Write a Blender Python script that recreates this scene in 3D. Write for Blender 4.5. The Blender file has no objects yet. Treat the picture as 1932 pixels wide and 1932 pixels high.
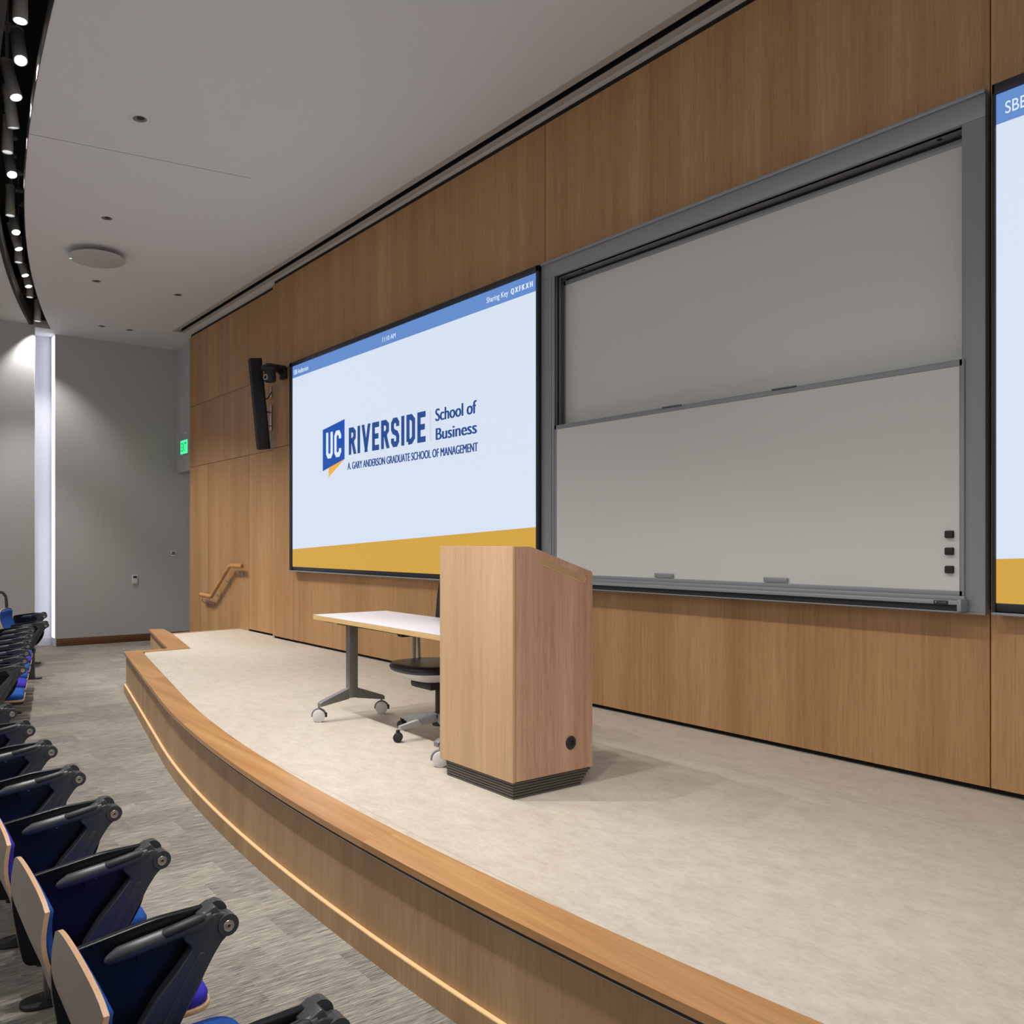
import bpy, bmesh, math, random
from mathutils import Vector, Matrix
random.seed(7)
PI = math.pi
SC = bpy.context.scene
COL = SC.collection

# ------------------------------------------------------------------ camera
CAMZ = 1.69
TH = math.atan2(1071.0, 1582.0)          # angle between view axis and the front wall
cd = bpy.data.cameras.new('camera')
cam = bpy.data.objects.new('camera', cd)
COL.objects.link(cam)
cam.location = (0, 0, CAMZ)
cam.rotation_euler = (PI / 2, 0, PI / 2 - TH)
cd.sensor_width = 36
cd.lens = 36 * 1582.0 / 1932.0
cd.shift_x = (966 - 763.0) / 1932.0
cd.shift_y = (1024.3 - 966) / 1932.0
cd.clip_start = 0.05
SC.camera = cam

# ------------------------------------------------------------------ world, exposure
SC.view_settings.view_transform = 'Standard'
SC.view_settings.look = 'None'
SC.view_settings.gamma = 1
SC.view_settings.exposure = 0.02
SC.view_settings.use_curve_mapping = False
W = bpy.data.worlds.new('hall_light')
SC.world = W
W.use_nodes = True
bg = W.node_tree.nodes['Background']
bg.inputs[0].default_value = (1.0, 0.985, 0.97, 1)
bg.inputs[1].default_value = 0.44


def area(name, loc, target, sx, sy, power, color=(1, .95, .9)):
    l = bpy.data.lights.new(name, 'AREA')
    l.shape = 'RECTANGLE'
    l.size = sx
    l.size_y = sy
    l.energy = power
    l.color = color
    o = bpy.data.objects.new(name, l)
    COL.objects.link(o)
    o.location = loc
    d = Vector(target) - Vector(loc)
    o.rotation_euler = d.to_track_quat('-Z', 'Y').to_euler()
    return o


def spot(name, loc, target, power, angle=60, blend=.6, radius=.03, color=(1, .93, .85)):
    l = bpy.data.lights.new(name, 'SPOT')
    l.energy = power
    l.spot_size = math.radians(angle)
    l.spot_blend = blend
    l.shadow_soft_size = radius
    l.color = color
    o = bpy.data.objects.new(name, l)
    COL.objects.link(o)
    o.location = loc
    d = Vector(target) - Vector(loc)
    o.rotation_euler = d.to_track_quat('-Z', 'Y').to_euler()
    return o


# added soft fill behind the camera, standing in for unseen hall lighting
area('audience_fill', (-3.5, -4.5, 5.0), (-4.5, 4.0, 1.5), 12, 2.5, 95, (1, .99, .98))
# spots added along the slot's unseen run, brightening stage, aisle and lectern side
for sx, tx, ty, pw in ((-5.4, -4.2, 3.3, 140), (-4.2, -3.0, 3.2, 140), (-3.0, -2.0, 3.2, 120), (-1.8, -1.0, 3.0, 95),
                       (-0.6, -2.2, 3.0, 105), (0.9, -1.6, 3.0, 100),
                       (-5.4, -5.4, 1.15, 230), (-4.2, -4.2, 1.15, 215), (-3.0, -3.0, 1.15, 200), (-1.8, -1.8, 1.2, 200)):
    sy = 1.044 + (sx + 3.15) ** 2 / 68.8 - .13
    spot('unseen_track_light', (sx, sy, 5.2), (tx, ty, .46 if ty > 2 else 0), pw, 66, .6, .025, (1, .975, .94))

# ------------------------------------------------------------------ materials
def nodes(m):
    m.use_nodes = True
    nt = m.node_tree
    return nt, nt.nodes, nt.links, nt.nodes['Principled BSDF']


def mat(name, col, rough=.5, metal=0., spec=.5, emit=None, estr=1., coat=0.):
    m = bpy.data.materials.new(name)
    nt, N, L, b = nodes(m)
    b.inputs['Base Color'].default_value = (*col, 1)
    b.inputs['Roughness'].default_value = rough
    b.inputs['Metallic'].default_value = metal
    b.inputs['Specular IOR Level'].default_value = spec
    b.inputs['Coat Weight'].default_value = coat
    if emit:
        b.inputs['Emission Color'].default_value = (*emit, 1)
        b.inputs['Emission Strength'].default_value = estr
    return m


def emis(name, col, s=1.):
    return mat(name, (0.01, 0.01, 0.01), .4, 0, .3, col, s)


def rgb(r, g, b):
    f = lambda c: ((c / 255 + .055) / 1.055) ** 2.4 if c > 10 else c / 255 / 12.92
    return (f(r), f(g), f(b))


def noise(N, L, vec, scale, detail=3, rough=.5, dim='3D'):
    n = N.new('ShaderNodeTexNoise')
    n.noise_dimensions = dim
    n.inputs['Scale'].default_value = scale
    n.inputs['Detail'].default_value = detail
    n.inputs['Roughness'].default_value = rough
    L.new(vec, n.inputs['Vector'])
    return n.outputs['Fac']


def mapping(N, L, vec, scale, loc=(0, 0, 0)):
    n = N.new('ShaderNodeMapping')
    n.inputs['Scale'].default_value = scale
    n.inputs['Location'].default_value = loc
    L.new(vec, n.inputs['Vector'])
    return n.outputs['Vector']


def ramp(N, L, fac, stops):
    n = N.new('ShaderNodeValToRGB')
    e = n.color_ramp.elements
    while len(e) < len(stops):
        e.new(.5)
    for i, (p, c) in enumerate(stops):
        e[i].position = p
        e[i].color = (*c, 1)
    L.new(fac, n.inputs['Fac'])
    return n.outputs['Color']


def mix(N, L, a, b, fac, mode='MIX'):
    n = N.new('ShaderNodeMix')
    n.data_type = 'RGBA'
    n.blend_type = mode
    for s, v in ((n.inputs['Factor'], fac), (n.inputs[6], a), (n.inputs[7], b)):
        if hasattr(v, 'links'):
            L.new(v, s)
        elif isinstance(v, tuple):
            s.default_value = (*v, 1)
        else:
            s.default_value = v
    return n.outputs[2]


def math_(N, L, op, a, b=0.):
    n = N.new('ShaderNodeMath')
    n.operation = op
    for s, v in zip(n.inputs, (a, b)):
        if hasattr(v, 'links'):
            L.new(v, s)
        else:
            s.default_value = v
    return n.outputs[0]


def wood(name, dark, mid, light, grain='Z', fine=60, band=5, rough=.42, vein=.35, cathedral=0.):
    """veneer with long grain along one axis; each board (mesh island) gets its own offset"""
    m = bpy.data.materials.new(name)
    nt, N, L, b = nodes(m)
    tc = N.new('ShaderNodeTexCoord').outputs['Object']
    isl = N.new('ShaderNodeNewGeometry').outputs['Random Per Island']
    off = N.new('ShaderNodeCombineXYZ')
    o = math_(N, L, 'MULTIPLY', isl, 37.)
    for i in range(3):
        L.new(o, off.inputs[i])
    va = N.new('ShaderNodeVectorMath')
    va.operation = 'ADD'
    L.new(tc, va.inputs[0])
    L.new(off.outputs[0], va.inputs[1])
    v = va.outputs[0]
    ax = 'XYZ'.index(grain)
    s1 = [fine] * 3
    s1[ax] = fine / 45
    s2 = [band] * 3
    s2[ax] = band / 30
    s3 = [fine * 4.] * 3
    s3[ax] = fine / 8
    n1 = noise(N, L, mapping(N, L, v, s1), 1., 4, .6)
    n2 = noise(N, L, mapping(N, L, v, s2), 1., 2, .5)
    n3 = noise(N, L, mapping(N, L, v, s3), 1., 2, .5)
    f = math_(N, L, 'ADD', math_(N, L, 'MULTIPLY', n1, .45), math_(N, L, 'MULTIPLY', n2, .55))
    c = ramp(N, L, f, [(.34, dark), (.5, mid), (.66, light)])
    p = ramp(N, L, n3, [(.35, (1 - vein,) * 3), (.5, (1, 1, 1))])
    c = mix(N, L, c, p, .6, 'MULTIPLY')
    if cathedral:
        sw = [11.] * 3
        sw[ax] = .55
        d = noise(N, L, mapping(N, L, v, sw), 1., 1, .4)
        wv = math_(N, L, 'FRACT', math_(N, L, 'MULTIPLY', d, 14.))
        rr = ramp(N, L, wv, [(.0, (1 - cathedral,) * 3), (.25, (1, 1, 1)), (.8, (1, 1, 1))])
        c = mix(N, L, c, rr, .8, 'MULTIPLY')
    L.new(c, b.inputs['Base Color'])
    b.inputs['Roughness'].default_value = rough
    return m


M = {}
M['wall_wood'] = wood('wall_veneer', rgb(154, 114, 72), rgb(169, 128, 84), rgb(182, 142, 98), 'Z', 55, 4.5, .5, .22)
M['lectern_front'] = wood('lectern_front_veneer', rgb(184, 149, 112), rgb(197, 162, 124), rgb(208, 174, 136), 'Z', 22, 4, .45, .1, .1)
M['lectern_side'] = wood('lectern_side_veneer', rgb(170, 126, 100), rgb(192, 149, 121), rgb(206, 165, 136), 'Z', 40, 6, .45, .22, .2)
M['lectern_groove'] = mat('lectern_groove', rgb(178, 146, 102), .6)
M['border'] = wood('stage_border_wood', rgb(150, 106, 64), rgb(170, 125, 80), rgb(186, 143, 96), 'X', 25, 4, .3, .2, .1)
M['fascia'] = wood('stage_fascia_veneer', rgb(150, 118, 82), rgb(162, 130, 93), rgb(174, 143, 104), 'Z', 60, 5, .5, .2)
M['rail_wood'] = wood('handrail_wood', rgb(160, 110, 55), rgb(182, 132, 74), rgb(196, 150, 92), 'X', 40, 6, .3, .15)
M['ceiling'] = mat('ceiling_paint', rgb(216, 216, 217), .9)
M['wall_paint'] = mat('wall_paint', rgb(180, 180, 180), .9)
M['recess'] = mat('recess_paint', rgb(205, 206, 214), .8)
M['black'] = mat('black_matte', (.008, .008, .009), .6)
M['plenum'] = mat('plenum_black', (.08, .078, .077), .9)
M['gap'] = mat('shadow_gap', (.012, .009, .007), .9)
M['baseboard'] = wood('baseboard_wood', rgb(84, 52, 30), rgb(100, 64, 38), rgb(112, 74, 46), 'Y', 40, 5, .5, .2)
M['alu'] = mat('aluminium', rgb(142, 144, 149), .42, .2, .5)
M['alu_dark'] = mat('aluminium_track', rgb(96, 96, 98), .4, .6, .5)
M['board'] = mat('whiteboard_enamel', rgb(206, 205, 201), .22, 0, .5)
M['steel'] = mat('brushed_steel', rgb(180, 178, 175), .3, .9)
M['white_metal'] = mat('lamp_housing_white', rgb(235, 235, 235), .5)
M['lamp_on'] = emis('lamp_glow', (1, .95, .88), 30)
M['lamp_dim'] = emis('lamp_soft_glow', (.9, .93, 1), .8)
M['screen_white'] = emis('screen_white', rgb(213, 224, 241), 1.0)
M['screen_blue'] = emis('screen_header_blue', rgb(98, 138, 202), 1.)
M['screen_gold'] = emis('screen_gold', rgb(208, 161, 64), 1.0)
M['logo_blue'] = emis('logo_blue', rgb(20, 78, 172), 1.)
M['logo_navy'] = emis('logo_navy', rgb(36, 74, 140), 1.)
M['logo_gold'] = emis('logo_gold', rgb(236, 176, 62), 1.)
M['logo_line'] = emis('logo_line', rgb(190, 180, 175), 1.)
M['screen_text'] = emis('screen_text', rgb(222, 236, 255), 1.)
M['bezel'] = mat('screen_bezel', rgb(48, 50, 58), .35, .3)
M['table_top'] = mat('table_laminate', rgb(208, 201, 204), .35)
M['ply'] = wood('table_edge_ply', rgb(196, 160, 104), rgb(212, 178, 122), rgb(222, 190, 136), 'X', 50, 6, .45, .1)
M['grey_metal'] = mat('grey_powder_coat', rgb(122, 122, 124), .45, .3)
M['caster'] = mat('caster_white', rgb(216, 213, 210), .4)
M['rubber'] = mat('rubber_black', (.012, .012, .013), .55)
M['chair_shell'] = mat('chair_shell_white', rgb(206, 208, 205), .4)
M['vinyl'] = mat('seat_black_vinyl', (.010, .011, .018), .38)
M['chair_alu'] = mat('chair_base_silver', rgb(176, 178, 176), .4, .4)
M['chair_black'] = mat('tablet_black_gloss', (.006, .007, .010), .28, 0, .35)
M['arm_grey'] = mat('arm_charcoal', (.048, .050, .055), .36)
M['arm_pad'] = mat('arm_pad_black', (.010, .010, .012), .5)
M['birch'] = wood('birch_ply_edge', rgb(206, 160, 122), rgb(222, 180, 142), rgb(232, 196, 160), 'X', 60, 9, .45, .12)
M['laminate'] = mat('back_shell_taupe', rgb(122, 112, 102), .4)
M['screw'] = mat('screw_nickel', rgb(190, 180, 165), .35, .8)
M['green_led'] = emis('green_led', (.25, 1., .4), 1.5)
M['exit_green'] = emis('exit_face_green', (.05, .85, .28), 1.6)
M['exit_letter'] = emis('exit_letters', (.0, .30, .09), 1.)
M['plastic_white'] = mat('white_plastic', rgb(214, 213, 210), .45)
M['lcd'] = mat('lcd_dark', rgb(40, 44, 44), .3)
M['strip_white'] = emis('led_strip_cool', (.88, .90, 1.), 2.6)
M['strip_warm'] = emis('led_strip_warm', (1., .62, .30), 1.0)
M['magnet'] = mat('eraser_black', (.012, .013, .013), .6)


def fabric(name, c):
    m = mat(name, c, .9, 0, .2)
    nt, N, L, b = nodes(m)
    tc = N.new('ShaderNodeTexCoord').outputs['Object']
    n = noise(N, L, tc, 420, 2, .6)
    L.new(ramp(N, L, n, [(.35, tuple(x * .55 for x in c)), (.62, tuple(min(1, x * 1.25) for x in c))]), b.inputs['Base Color'])
    return m


M['blue'] = fabric('fabric_blue', rgb(38, 86, 168))
M['violet'] = fabric('fabric_violet_blue', rgb(66, 58, 190))


def linoleum():
    m = bpy.data.materials.new('stage_linoleum')
    nt, N, L, b = nodes(m)
    tc = N.new('ShaderNodeTexCoord').outputs['Object']
    n1 = noise(N, L, mapping(N, L, tc, (9, 13, 3)), 1., 7, .72)
    n2 = noise(N, L, mapping(N, L, tc, (34, 60, 20)), 1., 4, .6)
    c = ramp(N, L, n1, [(.33, rgb(180, 171, 158)), (.5, rgb(190, 181, 168)), (.67, rgb(197, 189, 177))])
    p = ramp(N, L, n2, [(.3, (.86, .85, .84)), (.55, (1, 1, 1)), (.75, (1.04, 1.03, 1.02))])
    c = mix(N, L, c, p, .8, 'MULTIPLY')
    # welded seam lines parallel to the front wall
    sep = N.new('ShaderNodeSeparateXYZ')
    L.new(tc, sep.inputs[0])
    d = math_(N, L, 'ABSOLUTE', math_(N, L, 'SUBTRACT', math_(N, L, 'FRACT', math_(N, L, 'MULTIPLY', math_(N, L, 'ADD', sep.outputs['Y'], .18), .5)), .5))
    s = math_(N, L, 'LESS_THAN', d, .0012)
    c = mix(N, L, c, rgb(150, 138, 124), math_(N, L, 'MULTIPLY', s, .6))
    L.new(c, b.inputs['Base Color'])
    b.inputs['Roughness'].default_value = .42
    b.inputs['Specular IOR Level'].default_value = .4
    return m


def carpet():
    m = bpy.data.materials.new('carpet_plank_tiles')
    nt, N, L, b = nodes(m)
    tc = N.new('ShaderNodeTexCoord').outputs['Object']
    sep = N.new('ShaderNodeSeparateXYZ')
    L.new(tc, sep.inputs[0])
    cx = math_(N, L, 'FLOOR', math_(N, L, 'MULTIPLY', sep.outputs['X'], 4.))
    sh = math_(N, L, 'MULTIPLY', math_(N, L, 'FRACT', math_(N, L, 'MULTIPLY', cx, .37)), 1.)
    cy = math_(N, L, 'FLOOR', math_(N, L, 'ADD', math_(N, L, 'MULTIPLY', sep.outputs['Y'], 2.6), sh))
    cb = N.new('ShaderNodeCombineXYZ')
    L.new(cx, cb.inputs[0])
    L.new(cy, cb.inputs[1])
    wn = N.new('ShaderNodeTexWhiteNoise')
    wn.noise_dimensions = '2D'
    L.new(cb.outputs[0], wn.inputs['Vector'])
    tile = wn.outputs['Value']
    va = N.new('ShaderNodeVectorMath')
    va.operation = 'ADD'
    L.new(tc, va.inputs[0])
    L.new(wn.outputs['Color'], va.inputs[1])
    s = noise(N, L, mapping(N, L, va.outputs[0], (290, 9, 1)), 1., 4, .72)
    f = noise(N, L, mapping(N, L, tc, (500, 260, 1)), 1., 2, .6)
    v = math_(N, L, 'ADD', math_(N, L, 'MULTIPLY', s, .8), math_(N, L, 'ADD', math_(N, L, 'MULTIPLY', tile, .055), math_(N, L, 'MULTIPLY', f, .2)))
    c = ramp(N, L, v, [(.40, rgb(72, 69, 70)), (.49, rgb(116, 111, 105)), (.58, rgb(141, 136, 126)), (.68, rgb(176, 169, 153))])
    L.new(c, b.inputs['Base Color'])
    b.inputs['Roughness'].default_value = .95
    b.inputs['Specular IOR Level'].default_value = .1
    return m


M['lino'] = linoleum()
M['carpet'] = carpet()


# ------------------------------------------------------------------ mesh builder
class MB:
    def __init__(s):
        s.bm = bmesh.new()

    def _add(s, fn):
        n = len(s.bm.verts)
        fn()
        s.bm.verts.ensure_lookup_table()
        return s.bm.verts[n:]

    def face(s, vs, mi=0):
        try:
            f = s.bm.faces.new(vs)
            f.material_index = mi
            return f
        except ValueError:
            return None

    def box(s, x0, x1, y0, y1, z0, z1, bev=0., seg=2):
        r = bmesh.ops.create_cube(s.bm, size=1)
        vs = r['verts']
        for v in vs:
            v.co = Vector(((x0 + x1) / 2 + v.co.x * (x1 - x0), (y0 + y1) / 2 + v.co.y * (y1 - y0), (z0 + z1) / 2 + v.co.z * (z1 - z0)))
        if bev:
            es = list({e for v in vs for e in v.link_edges})
            bmesh.ops.bevel(s.bm, geom=es, offset=bev, segments=seg, affect='EDGES', profile=.5)
        return s

    def prism(s, pts, axis, a, b, bev=0., seg=2, mi_side=0):
        """closed 2D outline extruded along axis; pts in the two other axes in order"""
        def P(u, v, w):
            if axis == 'X':
                return Vector((w, u, v))
            if axis == 'Y':
                return Vector((u, w, v))
            return Vector((u, v, w))
        A = [s.bm.verts.new(P(u, v, a)) for u, v in pts]
        B = [s.bm.verts.new(P(u, v, b)) for u, v in pts]
        n = len(pts)
        fs = [s.face(A[::-1]), s.face(B)]
        for i in range(n):
            f = s.face([A[i], A[(i + 1) % n], B[(i + 1) % n], B[i]], mi_side)
            fs.append(f)
        bmesh.ops.recalc_face_normals(s.bm, faces=[f for f in fs if f])
        if bev:
            es = list({e for f in fs[:2] for e in f.edges})
            bmesh.ops.bevel(s.bm, geom=es, offset=bev, segments=seg, affect='EDGES', profile=.5)
        return s

    def cyl(s, p0, p1, r0, r1=None, n=24, caps=True):
        return s.tube([p0, p1], [r0, r0 if r1 is None else r1], n, caps)

    def tube(s, pts, rad, n=12, caps=True, flat=1.):
        pts = [Vector(p) for p in pts]
        if not isinstance(rad, (list, tuple)):
            rad = [rad] * len(pts)
        rings = []
        up = None
        for i, p in enumerate(pts):
            t = (pts[min(i + 1, len(pts) - 1)] - pts[max(i - 1, 0)])
            if t.length < 1e-9:
                t = Vector((0, 0, 1))
            t.normalize()
            if up is None:
                up = Vector((0, 0, 1)) if abs(t.z) < .9 else Vector((0, 1, 0))
            sd = t.cross(up)
            sd.normalize()
            u2 = sd.cross(t)
            up = u2
            rings.append([s.bm.verts.new(p + (sd * math.cos(2 * PI * k / n) + u2 * math.sin(2 * PI * k / n) * flat) * rad[i]) for k in range(n)])
        for i in range(len(rings) - 1):
            for k in range(n):
                s.face([rings[i][k], rings[i][(k + 1) % n], rings[i + 1][(k + 1) % n], rings[i + 1][k]])
        if caps:
            s.face(rings[0][::-1])
            s.face(rings[-1])
        return s

    def lathe(s, prof, c=(0, 0, 0), axis='Z', n=32):
        c = Vector(c)
        def P(r, h, a):
            x, y = r * math.cos(a), r * math.sin(a)
            if axis == 'Z':
                return c + Vector((x, y, h))
            if axis == 'Y':
                return c + Vector((x, h, y))
            return c + Vector((h, x, y))
        rings = []
        for r, h in prof:
            if r < 1e-6:
                rings.append([s.bm.verts.new(P(0, h, 0))])
            else:
                rings.append([s.bm.verts.new(P(r, h, 2 * PI * k / n)) for k in range(n)])
        fs = []
        for a, b in zip(rings, rings[1:]):
            for k in range(n):
                k2 = (k + 1) % n
                if len(a) == 1 and len(b) > 1:
                    fs.append(s.face([a[0], b[k2], b[k]]))
                elif len(b) == 1 and len(a) > 1:
                    fs.append(s.face([a[k], a[k2], b[0]]))
                elif len(a) > 1:
                    fs.append(s.face([a[k], a[k2], b[k2], b[k]]))
        bmesh.ops.recalc_face_normals(s.bm, faces=[f for f in fs if f])
        return s

    def strip(s, A, B, z0, z1, closed=False):
        """solid between polylines A and B (2D), from z0 to z1"""
        n = len(A)
        v = [[s.bm.verts.new((x, y, z)) for x, y in P] for z in (z0, z1) for P in (A, B)]
        a0, b0, a1, b1 = v
        fs = []
        for i in range(n - 1):
            fs += [s.face([a0[i], a0[i + 1], b0[i + 1], b0[i]]), s.face([a1[i], b1[i], b1[i + 1], a1[i + 1]]),
                   s.face([a0[i], a1[i], a1[i + 1], a0[i + 1]]), s.face([b0[i], b0[i + 1], b1[i + 1], b1[i]])]
        for i in (0, n - 1):
            fs.append(s.face([a0[i], b0[i], b1[i], a1[i]]))
        bmesh.ops.recalc_face_normals(s.bm, faces=[f for f in fs if f])
        return s

    def grid(s, fn, nu, nv, thick=None, mi_edge=0):
        """surface fn(u,v)->(front point, back point); closed solid"""
        F = [[s.bm.verts.new(fn(i / nu, j / nv)[0]) for j in range(nv + 1)] for i in range(nu + 1)]
        B = [[s.bm.verts.new(fn(i / nu, j / nv)[1]) for j in range(nv + 1)] for i in range(nu + 1)]
        fs = []
        for i in range(nu):
            for j in range(nv):
                fs.append(s.face([F[i][j], F[i + 1][j], F[i + 1][j + 1], F[i][j + 1]]))
                fs.append(s.face([B[i][j], B[i][j + 1], B[i + 1][j + 1], B[i + 1][j]]))
        for i in range(nu):
            for j in (0, nv):
                fs.append(s.face([F[i][j], F[i + 1][j], B[i + 1][j], B[i][j]], mi_edge))
        for j in range(nv):
            for i in (0, nu):
                fs.append(s.face([F[i][j], F[i][j + 1], B[i][j + 1], B[i][j]], mi_edge))
        bmesh.ops.recalc_face_normals(s.bm, faces=[f for f in fs if f])
        return s

    def xform(s, mtx):
        bmesh.ops.transform(s.bm, matrix=mtx, verts=s.bm.verts)
        return s

    def build(s, name, m, parent=None, base=None, smooth=35):
        me = bpy.data.meshes.new(name)
        off = None
        if parent is not None and 'world_base' in parent:
            off = Vector(parent['world_base'])
        elif base is not None:
            off = Vector(base)
        if off is not None:
            bmesh.ops.translate(s.bm, vec=-off, verts=s.bm.verts)
        s.bm.to_mesh(me)
        s.bm.free()
        for mm in (m if isinstance(m, (list, tuple)) else [m]):
            me.materials.append(M[mm] if isinstance(mm, str) else mm)
        if smooth:
            me.polygons.foreach_set('use_smooth', [True] * len(me.polygons))
            me.set_sharp_from_angle(angle=math.radians(smooth))
        o = bpy.data.objects.new(name, me)
        COL.objects.link(o)
        if parent is not None:
            o.parent = parent
            if 'world_base' in parent:
                o['world_base'] = parent['world_base']
        elif base is not None:
            o.location = base
        return o


def rpoly(pts, r, seg=5):
    """round the corners of a 2D polygon (r: one radius or one per corner)"""
    out = []
    n = len(pts)
    for i in range(n):
        p = Vector(pts[i])
        a = Vector(pts[i - 1]) - p
        b = Vector(pts[(i + 1) % n]) - p
        rr = r[i] if isinstance(r, (list, tuple)) else r
        rr = min(rr, a.length * .49, b.length * .49)
        if rr < 1e-5:
            out.append(tuple(p))
            continue
        p0 = p + a.normalized() * rr
        p1 = p + b.normalized() * rr
        for k in range(seg + 1):
            t = k / seg
            q = p0 * (1 - t) ** 2 + p * 2 * t * (1 - t) + p1 * t ** 2
            out.append((q.x, q.y))
    return out


def rrect(x0, x1, y0, y1, r, seg=5):
    return rpoly([(x0, y0), (x1, y0), (x1, y1), (x0, y1)], r, seg)


def thing(name, label, cat, loc=(0, 0, 0), rz=0, group=None, local=False):
    o = bpy.data.objects.new(name, None)
    COL.objects.link(o)
    o.empty_display_size = .1
    o.location = loc
    o.rotation_euler = (0, 0, rz)
    o['label'] = label
    o['category'] = cat
    if group:
        o['group'] = group
    if not local:
        o['world_base'] = tuple(loc)
    return o


def tag(o, label, cat, group=None):
    o['label'] = label
    o['category'] = cat
    if group:
        o['group'] = group
    return o


def struct(o):
    o['kind'] = 'structure'
    return o


def copy_tree(o, parent=None):
    c = o.copy()
    COL.objects.link(c)
    if parent is not None:
        c.parent = parent
    for ch in list(o.children):
        copy_tree(ch, c)
    return c


def flat_poly(mb, pts, z, up=True):
    vs = [mb.bm.verts.new((x, y, z)) for x, y in pts]
    f = mb.face(vs)
    if f and (f.normal.z > 0) != up:
        f.normal_flip()
    return f


# ------------------------------------------------------------------ key dimensions
D0 = 4.70            # face of the front wall
D1 = 4.78            # face of its left, set-back part
HC = 5.09            # ceiling
ST = 0.46            # stage height
XR = 3.2             # right end of what is modelled
XL = -14.5           # left wall


def slot_r(x):
    return 1.044 + (x + 3.15) ** 2 / 68.8


def slot_l(x):
    return slot_r(x) - .262


# ------------------------------------------------------------------ setting: floor, ceiling
b = MB()
b.box(-16.0, XR, -3.0, 7.2, -.1, 0)
struct(b.build('floor', 'carpet', base=(0, 0, 0)))

xs = [-14.2 + (14.2 + XR) * i / 90 for i in range(91)]
b = MB()
# audience-side ceiling, up to the curved slot
b.strip([(x, -3.0) for x in xs], [(x, slot_l(x)) for x in xs], HC, HC + .12)
# stage-side ceiling, from the slot to the linear diffuser
b.strip([(x, slot_r(x)) for x in xs], [(x, 4.46) for x in xs], HC, HC + .12)
b.box(-13.19, XR, 4.66, 4.80, HC, HC + .12)
b.box(-14.2, -13.19, 4.46, 7.2, HC, HC + .12)
b.box(-13.19, XR, 4.80, 7.2, HC, HC + .12)
b.box(-16.0, -14.2, -3.0, 7.2, HC, HC + .12)
ceil_o = struct(b.build('ceiling', 'ceiling', smooth=20))

# ceiling joint, a fine radial line
nt, N, L, pb = nodes(M['ceiling'])
tc = N.new('ShaderNodeTexCoord').outputs['Object']
sp = N.new('ShaderNodeSeparateXYZ')
L.new(tc, sp.inputs[0])
u = math_(N, L, 'ABSOLUTE', math_(N, L, 'SUBTRACT', math_(N, L, 'ADD', sp.outputs['X'], 7.52), math_(N, L, 'MULTIPLY', math_(N, L, 'SUBTRACT', sp.outputs['Y'], 1.33), .13)))
ln = math_(N, L, 'MULTIPLY', math_(N, L, 'LESS_THAN', u, .004), math_(N, L, 'LESS_THAN', math_(N, L, 'ABSOLUTE', math_(N, L, 'SUBTRACT', sp.outputs['Y'], 2.2)), 1.0))
L.new(mix(N, L, rgb(216, 216, 217), rgb(120, 116, 113), ln), pb.inputs['Base Color'])

# plenum over the slot, black inside, with grey slot lips
b = MB()
b.strip([(x, slot_l(x) - .5) for x in xs], [(x, slot_r(x) + .5) for x in xs], 6.35, 6.4)
b.strip([(x, slot_l(x) - .55) for x in xs], [(x, slot_l(x) - .5) for x in xs], HC + .12, 6.4)
b.strip([(x, slot_r(x) + .5) for x in xs], [(x, slot_r(x) + .55) for x in xs], HC + .12, 6.4)
b.box(-14.3, -14.2, slot_l(-14.2) - .5, slot_r(-14.2) + .5, HC + .12, 6.4)
struct(b.build('ceiling_plenum', 'plenum', smooth=20))
b = MB()
b.strip([(x, slot_l(x) - .035) for x in xs], [(x, slot_l(x) + .006) for x in xs], HC - .012, HC + .16)
b.strip([(x, slot_r(x) - .006) for x in xs], [(x, slot_r(x) - .001) for x in xs], HC - .003, HC + .12)
M['slot_lip'] = mat('slot_lip_grey', rgb(70, 68, 67), .9, 0, .1)
struct(b.build('trim_1', 'slot_lip', smooth=20))
# grey closing bulkhead at the slot's far end
b = MB()
b.box(-14.21, -13.1, slot_l(-13.6) - .2, slot_r(-13.6) + .3, HC + .42, HC + .46)
b.box(-13.16, -13.1, slot_l(-13.1), slot_r(-13.1) - .01, HC + .2, HC + .44)
struct(b.build('trim_2', 'slot_lip'))

# ------------------------------------------------------------------ setting: walls
b = MB()
G = .003
def panel(x0, x1, z0, z1, yf):
    b.box(x0 + G, x1 - G, yf, yf + .02, z0 + G, z1 - G)
for (x0, x1) in ((-13.33, -12.51), (-12.51, -10.95), (-10.95, -10.0)):
    for (z0, z1) in ((-.0, 2.92), (2.92, 3.90), (3.90, 5.045)):
        panel(x0, x1, z0 if z0 else (.03 if x0 < -11.4 else ST + .022), z1, D1)
for (z0, z1) in ((ST + .022, 2.92), (2.92, 3.90), (3.90, 5.045)):
    panel(-10.0, -9.41, z0, z1, D0)
for (x0, x1) in ((-9.41, -4.93), (-1.80, XR)):
    panel(x0, x1, ST + .022, 5.045, D0)
panel(-4.93, -1.80, ST + .022, 1.36, D0)
panel(-4.93, -1.80, 3.89, 5.045, D0)
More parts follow.
